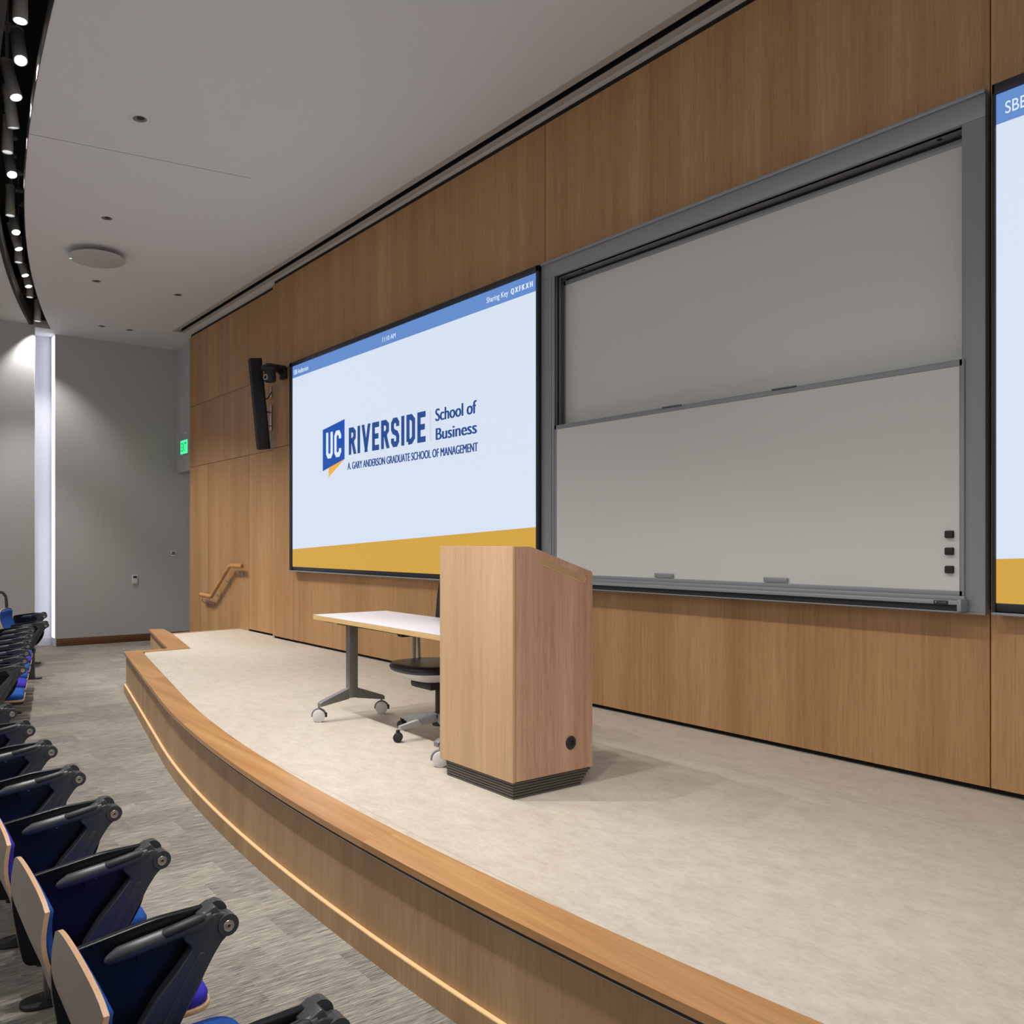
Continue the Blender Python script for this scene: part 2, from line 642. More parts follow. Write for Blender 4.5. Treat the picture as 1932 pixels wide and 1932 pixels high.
# return of the step between both planes, and the wall's left end
b.box(-10.0 - .001, -10.0 + .019, D0 + .001, D1 + .02, ST + .022, 5.045)
b.box(-13.33, -13.31, D1 + .022, D1 + .45, 0, 5.06)
struct(b.build('wall_front', 'wall_wood'))
b = MB()
b.box(-13.305, -9.99, D1 + .02, D1 + .3, 0, 5.09)
b.box(-9.985, -4.93, D0 + .02, D1 + .3, ST, 5.09)
b.box(-1.80, XR, D0 + .02, D1 + .3, ST, 5.09)
b.box(-4.93, -1.80, D0 + .15, D1 + .3, ST, 5.09)
b.box(-4.93, -1.80, D0 + .02, D0 + .15, ST, 1.36)
b.box(-4.93, -1.80, D0 + .02, D0 + .15, 3.89, 5.09)
struct(b.build('wall_front_backing', 'gap'))

b = MB()
b.box(XL - .35, XL, 2.96, 7.2, 0, HC)
b.box(-16, -14.03, -3.0, 2.54, 0, HC)
b.box(XL - .65, XL - .30, 2.3, 3.2, 0, HC)
o = struct(b.build('wall_left', 'wall_paint'))
b = MB()
b.box(XL, -13.31, 4.96, 5.16, 2.92, HC)
struct(b.build('wall_header', 'wall_paint'))
b = MB()
b.box(XL, -13.2, 7.0, 7.2, 0, HC)
struct(b.build('wall_back', 'wall_paint'))
b = MB()
b.box(XL, XL + .012, 2.965, 7.0, 0, .125, .003)
struct(b.build('baseboard_left', 'baseboard'))
# lit vertical recess in the left wall
b = MB()
b.box(XL - .30, XL - .28, 2.55, 2.955, 0, HC)
b.box(XL - .28, XL - .001, 2.945, 2.958, 0, HC)
b.box(XL - .28, -14.04, 2.541, 2.556, 0, HC)
struct(b.build('wall_recess', 'recess'))
b = MB()
b.box(XL - .28, XL - .265, 2.56, 2.94, 0, .13)
struct(b.build('baseboard_recess', 'recess'))
t = thing('recess_light_strip', 'tall cool white light strip glowing in the narrow recess of the left wall', 'light', (XL - .1, 2.94, 0))
b = MB()
b.box(XL - .21, XL - .012, 2.936, 2.944, .14, HC - .02)
b.build('diffuser', 'strip_white', t)
b = MB()
b.box(XL - .276, XL - .262, 2.645, 2.66, .14, HC - .02)
b.build('diffuser', 'strip_white', t)

# ------------------------------------------------------------------ stage
def outer(x):
    u = x + 3.15
    s = abs(u)
    if s <= 3.3:
        return 1.785 + u * u / 36
    return 1.785 + 3.3 ** 2 / 36 + .188 * (s - 3.3)


XS = [XR - (XR + 9.61) * i / 80 for i in range(81)]


def off_curve(xs, d):
    """points of the stage edge moved d towards the wall"""
    out = []
    for x in xs:
        e = .01
        k = (outer(x + e) - outer(x - e)) / (2 * e)
        n = Vector((-k, 1)).normalized()
        out.append((x + n.x * d, outer(x) + n.y * d))
    return out


Apt = (-9.61, outer(-9.61))
Bpt = (-9.61, 3.19)
Cpt = (-11.90, 3.67)
stage = thing('stage', 'raised platform with beige linoleum top, curved wooden border and glowing base strip', 'stage', (-4, 3.2, 0))

inner_main = off_curve(XS, .19)
inner_main = [p for p in inner_main if p[0] > -9.40] + [(-9.43, 2.865)]
# linoleum
b = MB()
poly = inner_main + [(-9.47, 3.41), (-11.13, 3.755), (-11.30, D1 - .002), (-10.0, D1 - .002), (-10.0, D0 - .002), (XR, D0 - .002)]
vs0 = [b.bm.verts.new((x, y, ST - .03)) for x, y in poly]
vs1 = [b.bm.verts.new((x, y, ST)) for x, y in poly]
b.face(vs0)
b.face(vs1)
for i in range(len(poly)):
    j = (i + 1) % len(poly)
    b.face([vs0[i], vs0[j], vs1[j], vs1[i]])
bmesh.ops.recalc_face_normals(b.bm, faces=b.bm.faces)
bmesh.ops.triangulate(b.bm, faces=[f for f in b.bm.faces if len(f.verts) > 4])
b.build('floor_covering', 'lino', stage, smooth=0)
# hidden core carrying the covering
b = MB()
core = off_curve(XS, .06)
core = [p for p in core if p[0] > -9.53]
b.strip(core, [(x, D0 - .01) for x, y in core], .01, ST - .035)
b.box(-11.2, -9.52, 3.75, D1 - .01, .01, ST - .035)
b.build('platform_core', 'gap', stage)
# wooden border boards (separate islands, so each board has its own figure)
def border(pts_o, pts_i, z0=ST - .032, z1=ST + .004):
    bb = MB()
    bb.strip(pts_o, pts_i, z0, z1)
    return bb
b = MB()
breaks = [XR, -0.2, -2.95, -5.55, -7.6, -9.61]
for x0, x1 in zip(breaks, breaks[1:]):
    xx = [x0 + (x1 - x0) * i / 16 for i in range(17)]
    oo = off_curve(xx, 0)
    ii = off_curve(xx, .19)
    if x1 == -9.61:
        oo[-1] = Apt
        ii[-1] = (-9.43, 2.865)
    oo = [(x + (.0006 if k == 0 else 0), y) for k, (x, y) in enumerate(oo)]
    b.strip(oo, ii, ST - .024, ST + .004)
b.strip([Apt, Bpt], [(-9.43, 2.865), (-9.47, 3.41)], ST - .024, ST + .004)
b.strip([Bpt, (-11.13, 3.506), Cpt], [(-9.47, 3.41), (-11.13, 3.755), (-11.82, 3.86)], ST - .024, ST + .004)
b.strip([(-11.13, 3.755), (-11.30, D1 - .003)], [(-11.20, 3.77), (-11.37, D1 - .003)], ST - .024, ST + .004)
b.build('border_board', 'border', stage, smooth=20)

path_o = off_curve(XS, 0)
path_o[-1] = Apt


def off_path(d, ext=0):
    p = [q for q in off_curve(XS, d) if q[0] > -9.61 + d]
    k = outer(-9.61)
    p.append((-9.61 + d, k + d * .8))
    p += [(-9.61 + d, 3.19 + d), (-11.90, 3.67 + d)]
    return p


def wall_band(name, d0, d1, z0, z1, m, parent=stage):
    n = min(len(off_path(d0)), len(off_path(d1)))
    A = off_path(d0)
    B = off_path(d1)
    # same number of points: resample main part
    A = A[:len(A) - 3][:n - 3] + A[-3:]
    B = B[:len(B) - 3][:n - 3] + B[-3:]
    bb = MB()
    bb.strip(A, B, z0, z1)
    return bb.build(name, m, parent, smooth=20)


wall_band('reveal', .014, .05, ST - .042, ST - .024, 'black')
wall_band('reveal_bead', .016, .05, ST - .047, ST - .042, 'steel')
wall_band('fascia', .024, .05, .095, ST - .047, 'fascia')
wall_band('base_ledge', .0, .05, 0, .095, 'fascia')
wall_band('light_strip', .005, .021, .0955, .0985, 'strip_warm')
# two steps down at the far end
b = MB()
b.box(-11.72, -11.36, 3.88, D1 - .01, 0, .307)
b.box(-12.06, -11.72, 3.88, D1 - .01, 0, .153)
b.build('step', 'carpet', stage)

# ------------------------------------------------------------------ linear ceiling diffuser
t = thing('linear_diffuser', 'long black slot diffuser with pale flanges running along the ceiling beside the wood wall', 'air vent', (-5, 4.56, HC))
b = MB()
b.box(-13.19, XR, 4.46, 4.527, HC - .004, HC + .01)
b.box(-13.19, XR, 4.597, 4.66, HC - .004, HC + .01)
b.box(-13.24, -13.185, 4.46, 4.66, HC - .004, HC + .01)
M['flange'] = mat('diffuser_flange', rgb(176, 172, 166), .7)
b.build('flange', 'flange', t)
b = MB()
b.box(-13.185, XR, 4.527, 4.532, HC + .0, HC + .11)
b.box(-13.185, XR, 4.592, 4.597, HC + .0, HC + .11)
b.box(-13.185, XR, 4.527, 4.597, HC + .11, HC + .115)
b.build('slot_channel', 'black', t)

# ------------------------------------------------------------------ text helpers
def text_mesh(txt, x0, x1, z0, z1, y, bold=0., thick=0.):
    """letters as a flat mesh filling the given box on a wall plane (readable from -Y)"""
    c = bpy.data.curves.new('letters', 'FONT')
    c.body = txt
    c.size = 1
    c.offset = bold
    c.fill_mode = 'BOTH'
    c.extrude = .0005
    o = bpy.data.objects.new('letters', c)
    COL.objects.link(o)
    dg = bpy.context.evaluated_depsgraph_get()
    dg.update()
    me = bpy.data.meshes.new_from_object(o.evaluated_get(dg))
    bpy.data.objects.remove(o)
    mb = MB()
    mb.bm.from_mesh(me)
    bpy.data.meshes.remove(me)
    vx = [v.co.x for v in mb.bm.verts]
    vy = [v.co.y for v in mb.bm.verts]
    a, bb, c0, c1 = min(vx), max(vx), min(vy), max(vy)
    x0 += thick / 2
    x1 -= thick / 2
    for v in mb.bm.verts:
        v.co = Vector((x0 + (v.co.x - a) / (bb - a) * (x1 - x0), y - v.co.z, z0 + (v.co.y - c0) / (c1 - c0) * (z1 - z0)))
    if thick:      # heavier weight: the same outlines set twice, side by side
        g = bmesh.ops.duplicate(mb.bm, geom=mb.bm.verts[:] + mb.bm.edges[:] + mb.bm.faces[:])
        bmesh.ops.translate(mb.bm, vec=(thick / 2, .0002, 0), verts=[v for v in g['geom'] if isinstance(v, bmesh.types.BMVert)])
        old = set(v for v in g['geom'] if isinstance(v, bmesh.types.BMVert))
        bmesh.ops.translate(mb.bm, vec=(-thick / 2, 0, 0), verts=[v for v in mb.bm.verts if v not in old])
    return mb


STROKES = {  # condensed block letters on a unit box, strokes as polylines
    'R': [[(0, 0), (0, 1)], [(0, 1), (.62, 1), (1, .88), (1, .66), (.62, .52), (0, .52)], [(.5, .52), (1, 0)]],
    'I': [[(.5, 0), (.5, 1)]],
    'V': [[(0, 1), (.5, 0)], [(.5, 0), (1, 1)]],
    'E': [[(1, 1), (0, 1), (0, 0), (1, 0)], [(0, .5), (.85, .5)]],
    'S': [[(1, .74), (1, .88), (.75, 1), (.25, 1), (0, .88), (0, .66), (.2, .54), (.8, .45), (1, .33), (1, .12), (.75, 0), (.25, 0), (0, .12), (0, .26)]],
    'D': [[(0, 0), (0, 1), (.6, 1), (1, .85), (1, .15), (.6, 0), (0, 0)]],
    'U': [[(0, 1), (0, .14), (.25, 0), (.75, 0), (1, .14), (1, 1)]],
    'C': [[(1, .72), (1, .86), (.75, 1), (.25, 1), (0, .86), (0, .14), (.25, 0), (.75, 0), (1, .14), (1, .28)]],
}


def stroke_word(mb, word, x0, x1, z0, z1, y, wt, gap, widths):
    tot = sum(widths.get(ch, 1.) for ch in word)
    unit = ((x1 - x0) - gap * (len(word) - 1)) / tot
    x = x0
    for ch in word:
        w = widths.get(ch, 1.) * unit
        for line in STROKES[ch]:
            P = [Vector((x + wt / 2 + u * (w - wt), z0 + wt / 2 + v * (z1 - z0 - wt))) for u, v in line]
            if ch == 'I':
                P = [Vector((x + w / 2, z0)), Vector((x + w / 2, z1))]
            n = len(P)
            if n == 2 and abs(line[0][1] - line[1][1]) > .3:     # straight stem or diagonal: cut level at both ends
                e = (P[1] - P[0]).normalized()
                k = wt / 2
                h = wt / 2 / abs(e.y)
                A = P[0] - e * (k / abs(e.y) if line[0][1] in (0, 1) and ch != 'I' else 0)
                B = P[1] + e * (k / abs(e.y) if line[1][1] in (0, 1) and ch != 'I' else 0)
                q = [(A.x - h, A.y), (A.x + h, A.y), (B.x + h, B.y), (B.x - h, B.y)]
                mb.face([mb.bm.verts.new((a, y, c)) for a, c in q])
                continue
            Lp, Rp = [], []
            for i in range(n):
                t = (P[min(i + 1, n - 1)] - P[i]) if i < n - 1 else (P[i] - P[i - 1])
                t0 = (P[i] - P[i - 1]) if i > 0 else t
                t.normalize()
                t0 = t0.normalized()
                nn = Vector((-t.y, t.x)) + Vector((-t0.y, t0.x))
                nn.normalize()
                c = max(.55, nn.dot(Vector((-t.y, t.x))))
                p = P[i]
                if i == 0 and n > 1 and ch not in 'I':
                    p = p - t * (wt * .5 if line[0][1] in (0, 1) and len(line) == 2 or ch in 'VUE' else 0)
                if i == n - 1 and ch not in 'I':
                    p = p + t0 * (wt * .5 if (line[-1][1] in (0, 1) and len(line) == 2) or ch in 'VUE' else 0)
                Lp.append(p + nn * (wt / 2 / c))
                Rp.append(p - nn * (wt / 2 / c))
            clampz = lambda q: (q.x, min(max(q.y, z0), z1))
            for i in range(n - 1):
                q = [clampz(Lp[i]), clampz(Lp[i + 1]), clampz(Rp[i + 1]), clampz(Rp[i])]
                mb.face([mb.bm.verts.new((a, y, c)) for a, c in q])
        x += w + gap
    return mb


# ------------------------------------------------------------------ video walls
def video_wall(x0, label, full):
    x1 = x0 + 4.335
    zb, zt = 1.40, 3.85
    t = thing('video_wall', label, 'screen', ((x0 + x1) / 2, D0, 1.34), group='video walls beside the whiteboard')
    b = MB()
    f = .062 if full else .014
    yb = D0 - .001
    b.box(x0 - f, x1 + .03, D0 - .03, yb, zb - .05, zt + .055)
    b.box(x0 - f, x0, D0 - .085, D0 - .03, zb - .05, zt + .05, .003)
    b.box(x1, x1 + .03, D0 - .085, D0 - .03, zb - .05, zt + .05, .003)
    b.box(x0 - f, x1 + .03, D0 - .085, D0 - .03, zt, zt + .05, .003)
    b.box(x0 - f, x1 + .03, D0 - .075, D0 - .03, zb - .04, zb, .003)
    b.build('frame', 'bezel', t)
    b = MB()
    b.box(x0 - f, x1 + .03, D0 - .09, D0 - .002, zb - .058, zb - .045, .003)
    b.build('sill', 'alu', t)
    ys = D0 - .07
    b = MB()
    b.box(x0, x1, ys, D0 - .031, zb, zt)
    dsp = b.build('display', 'screen_white', t)
    b = MB()
    b.box(x0, x1, ys - .0008, ys - .0002, 3.705, zt)
    b.build('header_bar', 'screen_blue', dsp)
    b = MB()
    b.prism([(x0, zb), (x1, zb), (x1, 1.817), (x0, 1.612)], 'Y', ys - .0008, ys - .0002)
    b.build('footer_band', 'screen_gold', dsp)
    yt = ys - .0018
    text_mesh('SBB Auditorium', x0 + .038, x0 + .416, 3.742, 3.800, yt).build('room_name', 'screen_text', dsp, smooth=0)
    if full:
        text_mesh('11:10 AM', -7.241, -6.996, 3.745, 3.793, yt, .0).build('clock', 'screen_text', dsp, smooth=0)
        text_mesh('Sharing Key', -5.576, -5.296, 3.735, 3.798, yt).build('key_caption', 'screen_text', dsp, smooth=0)
        text_mesh('Q X F K X H', -5.263, -4.998, 3.742, 3.795, yt, 0, .006).build('key_code', 'screen_text', dsp, smooth=0)
        b = MB()
        b.prism([(-8.511, 2.514), (-8.012, 2.614), (-8.012, 3.053), (-8.511, 2.988)], 'Y', yt, yt + .0006)
        lg = b.build('logo_badge', 'logo_blue', dsp, smooth=0)
        b = MB()
        b.prism([(-8.012, 2.612), (-8.37, 2.438), (-8.37, 2.544)], 'Y', yt, yt + .0006)
        b.build('logo_tail', 'logo_gold', dsp, smooth=0)
        b = MB()
        stroke_word(b, 'UC', -8.43, -8.085, 2.648, 2.945, yt - .0008, .052, .035, {})
        b.build('logo_initials', 'screen_text', dsp, smooth=0)
        b = MB()
        stroke_word(b, 'RIVERSIDE', -7.92, -6.477, 2.650, 2.944, yt, .056, .036, {'I': .36, 'V': 1.12, 'E': .92})
        b.build('logo_name', 'logo_navy', dsp, smooth=0)
        b = MB()
        b.box(-6.404, -6.397, yt, yt + .0006, 2.651, 2.935)
        b.build('logo_divider', 'logo_line', dsp, smooth=0)
        text_mesh('School of', -6.322, -5.712, 2.824, 2.940, yt, 0, .012).build('logo_school', 'logo_navy', dsp, smooth=0)
        text_mesh('Business', -6.316, -5.707, 2.648, 2.757, yt, 0, .012).build('logo_school', 'logo_navy', dsp, smooth=0)
        text_mesh('A. GARY ANDERSON GRADUATE SCHOOL OF MANAGEMENT', -7.947, -5.693, 2.490, 2.568, yt, 0, .007).build('logo_subtitle', 'logo_navy', dsp, smooth=0)
    return t


video_wall(-9.285, 'large lit video wall showing the blue school logo, left of the whiteboards', True)
video_wall(-1.748, 'lit video wall cut off at the right edge of the photo, beside the whiteboards', False)

# ------------------------------------------------------------------ sliding whiteboards
wb = thing('sliding_whiteboard', 'grey-framed double sliding whiteboard between the two video walls', 'whiteboard', (-3.36, D0, 1.34))
xl, xr_, zb, zt = -4.918, -1.80, 1.343, 3.91
b = MB()
Yf = D0 - .055
Yb = D0 + .145
b.box(xl, xr_, Yf, D0 - .001, 3.775, zt - .02, .004)                 # header
b.box(xl, xr_, Yf - .012, D0 - .001, zt - .022, zt, .004)             # cap
b.box(-4.90, -1.83, D0 - .03, Yb, 3.775, 3.80)                        # soffit of the recess
b.box(xl, -4.773, Yf, D0 - .001, zb, 3.775, .003)                    # left jamb
b.box(-4.90, -4.773, D0 - .02, Yb, zb + .03, 3.80)
b.box(xl + .10, xl + .118, Yf - .006, Yf + .01, zb, 3.77, .002)
b.box(-1.905, xr_, Yf, D0 - .001, zb, 3.775, .003)                    # right jamb
b.box(-1.86, -1.83, D0 - .02, Yb, zb + .03, 3.80)
b.box(-4.90, -1.83, D0 + .12, Yb, zb + .03, 3.80)                     # back
b.build('frame', 'alu', wb)
for y0, y1, w in ((4.652, 4.668, .003), (4.690, 4.697, .006), (4.715, 4.745, .004)):
    b = MB()
    b.box(-4.7735, -4.773 + w, y0, y1, 1.45, 3.77)
    b.build('side_track', 'alu_dark', wb)


def board(name, x0, x1, z0, z1, yf, fw):
    b = MB()
    b.box(x0, x1, yf + .004, yf + .016, z0, z1)
    o = b.build(name, 'board', wb)
    b = MB()
    b.box(x0 - fw * .25, x1 + fw * .25, yf, yf + .02, z1 - fw, z1, .0015)
    b.box(x0 - fw * .25, x1 + fw * .25, yf, yf + .02, z0, z0 + fw * .8, .0015)
    b.box(x0 - fw * .25, x0 + .012, yf, yf + .02, z0, z1, .0015)
    b.box(x1 - .006, x1 + fw * .5, yf, yf + .02, z0, z1, .0015)
    b.build('edge_trim', 'alu', o)
    return o


up = board('upper_board', -4.768, -1.865, 2.40, 3.752, D0 + .052, .034)
lo = board('lower_board', -4.752, -1.906, 1.425, 2.605, D0 - .064, .032)
b = MB()
b.box(-4.768, -1.865, D0 + .075, D0 + .115, 3.70, 3.774)  # black strip put in as the shade of the gap above the upper board
b.build('gap_shade_strip', 'black', wb)
for x in (-3.79, -2.975):
    b = MB()
    b.box(x, x + .155, D0 - .072, D0 - .064, 1.456, 1.484, .002)
    h = b.build('pull_handle', 'alu', lo)
    for xx in (x + .014, x + .141):
        b = MB()
        b.cyl((xx, D0 - .0745, 1.47), (xx, D0 - .072, 1.47), .006, n=12)
        b.build('screw', 'steel', h)
for x in (-3.723, -2.92):
    b = MB()
    b.box(x, x + .15, D0 - .074, D0 - .06, 2.600, 2.609, .001)
    b.build('top_handle', 'alu_dark', lo)
b = MB()
b.box(-4.80, -1.885, D0 - .072, D0 - .002, 1.40, 1.425, .003)
b.box(-4.80, -1.878, D0 - .135, D0 - .002, 1.385, 1.402, .004)
b.box(-4.80, -1.878, D0 - .140, D0 - .128, 1.384, 1.405, .003)
b.box(-4.80, -1.878, D0 - .130, D0 - .002, 1.346, 1.352, .001)
b.box(-1.892, -1.872, D0 - .142, D0 - .002, 1.352, 1.412, .004)
tr = b.build('marker_tray', 'alu', wb)
b = MB()
b.box(-4.80, -1.893, D0 - .125, D0 - .002, 1.352, 1.3845)
b.build('tray_channel', 'black', tr)
b = MB()
b.prism(rrect(-1.995, -1.93, 1.3855, 1.4030, .002), 'Y', D0 - .1425, D0 - .1400)
bd = b.build('maker_badge', 'magnet', tr)
b = MB()
b.box(-1.989, -1.982, D0 - .1435, D0 - .1424, 1.391, 1.399)
b.tube([(-1.975 + .036 * i / 12, D0 - .1432, 1.3945 + .003 * math.sin(i * 1.9)) for i in range(13)], .0008, 5)
b.build('badge_mark', 'steel', tr)
b = MB()
b.box(xl, xr_, Yf - .005, D0 - .001, zb - .006, zb + .004)
b.build('bottom_trim', 'alu', wb)
for x in (-2.048, -4.546):
    b = MB()
    b.cyl((x + .01, D0 + .02, 3.772), (x + .01, D0 + .02, 3.776), .012, n=12)
    b.build('pulley_hole', 'black', wb)
for z, lab in ((1.733, 'black square eraser on the lower whiteboard, topmost of the column of three'),
               (1.648, 'black square eraser on the lower whiteboard, middle of the column of three'),
               (1.556, 'black square eraser on the lower whiteboard, lowest of the column of three')):
    t = thing('magnetic_eraser', lab, 'eraser', (-1.953, D0 - .060, z), group='black erasers on the whiteboard')
    b = MB()
    b.prism(rrect(-1.973, -1.937, z - .018, z + .018, .006), 'Y', D0 - .081, D0 - .066, .003)
    b.build('grip', 'magnet', t)
    b = MB()
    b.prism(rrect(-1.974, -1.936, z - .019, z + .019, .006), 'Y', D0 - .0662, D0 - .0602)
    b.build('felt_pad', 'rubber', t)

# ------------------------------------------------------------------ lectern
lx0, lx1, ly0, ly1 = -3.60, -3.02, 2.665, 3.21
zf = ST + .084
zt1, zt2 = ST + 1.213, 1.542
lec = thing('lectern', 'pale wooden lectern with sloped top and ribbed black plinth standing on the stage', 'lectern', (-3.31, 2.94, ST))
b = MB()
prof = rpoly([(ly0 + .022, zf), (ly1, zf), (ly1, zt2), (2.783, zt1), (ly0 + .022, zt1)], [0, .004, .014, .01, 0])
b.prism(prof, 'X', lx1 - .024, lx1, .002)
sp_ = b.build('side_panel', 'lectern_side', lec, smooth=18)
b = MB()
b.prism(prof, 'X', lx0, lx0 + .024, .002)
b.build('side_panel', 'lectern_side', lec, smooth=18)
b = MB()
b.box(lx0, lx1 + .003, ly0, ly0 + .0185, zf - .001, zt1 + .001, .0025)
b.build('front_panel', 'lectern_front', lec)
b = MB()
b.prism([(ly0 + .021, zt1 - .03), (ly0 + .021, zt1 - .004), (2.783, zt1 - .004), (ly1 - .004, zt2 - .004), (ly1 - .004, zt2 - .03), (2.79, zt1 - .03)], 'X', lx0 + .025, lx1 - .025)
b.build('top_panel', 'lectern_front', lec)
b = MB()
b.box(lx0 + .025, lx1 - .025, ly0 + .05, ly1 - .06, zf, zf + .02)
b.build('shelf', 'lectern_side', lec)
b = MB()
b.box(lx0 + .025, lx1 - .025, ly0 + .05, ly1 - .06, zf + .5, zf + .52)
b.build('shelf', 'lectern_side', lec)
# milled hand groove in the side (pale inset with a rim)
sl = (zt2 - zt1) / (ly1 - 2.783)
gy0, gy1 = 2.843, 3.158
gz = lambda y: zt1 + sl * (y - 2.783) - .034
pts = [(gy0, gz(gy0)), (gy1, gz(gy1)), (gy1, gz(gy1) - .034), (gy0, gz(gy0) - .034)]
b = MB()
b.prism(rpoly(pts, .015, 6), 'X', lx1 - .004, lx1 + .0006)
gr = b.build('hand_groove', 'lectern_groove', lec)
b = MB()
lo_pts = [(gy0 + .012, gz(gy0) - .0375), (gy1 - .014, gz(gy1) - .0375), (gy1 - .003, gz(gy1) - .028), (gy1, gz(gy1) - .014)]
b.tube([(lx1 + .0005, y, z) for y, z in lo_pts], .0016, 8)
b.build('groove_edge', 'ply', gr)
b = MB()
b.lathe([(0, .001), (.013, .001), (.014, .006), (.030, .006), (.034, .003), (.034, -.002)], (lx1 + .001, 3.053, .687), 'X', 28)
g = b.build('cable_grommet', 'rubber', lec)
b = MB()
b.cyl((lx1 + .0015, 3.047, .690), (lx1 + .0045, 3.047, .690), .012, n=20)
b.build('grommet_hole', 'black', g)
b = MB()
nr = 6
for i in range(nr):
    za, zc = ST + .001 + i * .0138, ST + .001 + (i + 1) * .0138
    k = (nr - 1 - i) / (nr - 1)
    x0, x1 = lx0 + .045, lx1 - .006 - .004 * k
    y0, y1 = ly0 + .008 + .006 * k, ly1 - .012 - .062 * k
    m_ = .006
    pr = [(0, za), (0, za + .009), (m_, zc - .001), (m_, zc)]
    b.prism([(x0, y0), (x1, y0), (x1, y1), (x0, y1)], 'Z', za, za + .0095)
    b.prism([(x0 + m_, y0 + m_), (x1 - m_, y0 + m_), (x1 - m_, y1 - m_), (x0 + m_, y1 - m_)], 'Z', za + .009, zc)
M['plinth'] = mat('plinth_ribbed', rgb(76, 71, 66), .4)
b.build('plinth', 'plinth', lec)

# ------------------------------------------------------------------ folding table
tb = thing('training_table', 'white-topped table with plywood edge on grey T-legs and casters, left of the lectern', 'table', (-4.44, 3.07, ST))
tz = ST + .724
tx0, tx1 = -5.268, -3.625
def ty(x, back):
    k = (x - tx0) / (tx1 - tx0)
    return (3.40 if back else 2.785) - .045 * k
quad = [(tx0, ty(tx0, 0)), (tx1, ty(tx1, 0)), (tx1, ty(tx1, 1)), (tx0, ty(tx0, 1))]
b = MB()
b.prism(rpoly(quad, .012), 'Z', tz - .003, tz, .0008)
tp = b.build('tabletop', 'table_top', tb)
b = MB()
b.prism(rpoly(quad, .012), 'Z', tz - .032, tz - .003)
b.build('edge_band', 'ply', tp)
b = MB()
b.box(-5.02, -3.80, 2.99, 3.05, tz - .075, tz - .0325)
b.box(-5.0, -3.75, 2.83, 2.855, tz - .05, tz - .0325)
b.box(-5.19, -5.09, 2.84, 2.87, tz - .048, tz - .0325)
b.build('under_frame', 'arm_grey', tb)


def caster(name, parent, x, y, r, dirx, diry, mat_w, gr=None):
    """twin-wheel caster whose wheel faces look along (dirx, diry)"""
    d = Vector((dirx, diry, 0)).normalized()
    c = Vector((x, y, ST + r))
    b = MB()
    for sgn in (-1, 1):
        p0 = c + d * sgn * .006
        p1 = c + d * sgn * .021
        b.tube([p0, p0 + d * sgn * .001, p1 - d * sgn * .003, p1], [r * .96, r, r, r * .86], 28)
    o = b.build(name, mat_w, parent)
    b = MB()
    b.tube([c - d * .007, c + d * .007], [r * .9, r * .9], 24)
    ringp = []
    side = d.cross(Vector((0, 0, 1)))
    for k in range(13):
        a = PI * (-.05 + 1.0 * k / 12)
        ringp.append(c + side * math.cos(a) * (r + .005) + Vector((0, 0, 1)) * math.sin(a) * (r + .005))
    b.tube(ringp, .006, 8)
    b.cyl(c + Vector((0, 0, r * .8)), c + Vector((0, 0, r + .03)), .007, n=10)
    b.build('fork', 'grey_metal', o)
    b = MB()
    q = c + side * (-(r + .004)) + Vector((0, 0, .004))
    b.box(q.x - .008, q.x + .008, q.y - .008, q.y + .008, q.z - .014, q.z + .018, .003)
    b.build('brake_lever', 'rubber', o)
    return o


for lxp, cxo in ((-5.09, -.012), (-3.735, .03)):
    zc = ST + .165
    b = MB()
    b.box(lxp - .028, lxp + .028, 2.965, 3.035, zc - .02, tz - .033, .006)
    lg = b.build('leg_post', 'grey_metal', tb)
    for s in (-1, 1):
        b = MB()
        y0 = 3.0 + s * .03
        ye = 3.0 + s * .262
        b.prism([(y0, zc + .05), (y0, zc - .025), (ye - s * .02, ST + .108), (ye, ST + .105), (ye, ST + .130), (ye - s * .02, ST + .142)], 'X', lxp - .022, lxp + .022, .004)
        f_ = b.build('foot_arm', 'grey_metal', tb)
        caster('caster', f_, lxp + cxo, 3.0 + s * .255, .043, .83, -.56, 'caster')

# ------------------------------------------------------------------ office chair
oc = thing('task_chair', 'dark blue swivel chair with silver five-star base pushed under the white table', 'chair', (-4.30, 3.18, ST))
hx, hy = -4.30, 3.18
def ell(cx, cy, rx, ry, n=40, e=2.5):
    out = []
    for k in range(n):
        a = 2 * PI * k / n
        c, s = math.cos(a), math.sin(a)
        out.append((cx + rx * math.copysign(abs(c) ** (2 / e), c), cy + ry * math.copysign(abs(s) ** (2 / e), s)))
    return out
def loft(b, rings):
    R = [[b.bm.verts.new((x, y, z)) for x, y in pts] for pts, z in rings]
    n = len(R[0])
    for p, q in zip(R, R[1:]):
        for k in range(n):
            b.face([p[k], p[(k + 1) % n], q[(k + 1) % n], q[k]])
    b.face(R[0][::-1])
    b.face(R[-1])
sx, sy, sz = -4.36, 3.15, ST + .455
b = MB()
loft(b, [(ell(sx, sy, .22, .22), sz - .045), (ell(sx, sy, .245, .24), sz - .03), (ell(sx, sy, .25, .245), sz - .01), (ell(sx, sy, .235, .23), sz + .008), (ell(sx, sy, .17, .17), sz + .006), (ell(sx, sy, .05, .05), sz + .0)])
b.build('seat', 'vinyl', oc, smooth=60)
b = MB()
loft(b, [(ell(sx + .02, sy, .11, .11), sz - .10), (ell(sx + .01, sy, .17, .17), sz - .085), (ell(sx, sy, .225, .22), sz - .05), (ell(sx, sy, .235, .23), sz - .035)])
b.build('seat_shell', 'chair_shell', oc, smooth=60)
b = MB()
b.box(sx - .10, sx + .13, sy - .09, sy + .09, sz - .15, sz - .095, .02)
b.prism([(sx - .18, sz - .105), (sx - .09, sz - .10), (sx - .08, sz - .125), (sx - .17, sz - .118)], 'Y', sy - .012, sy + .012)
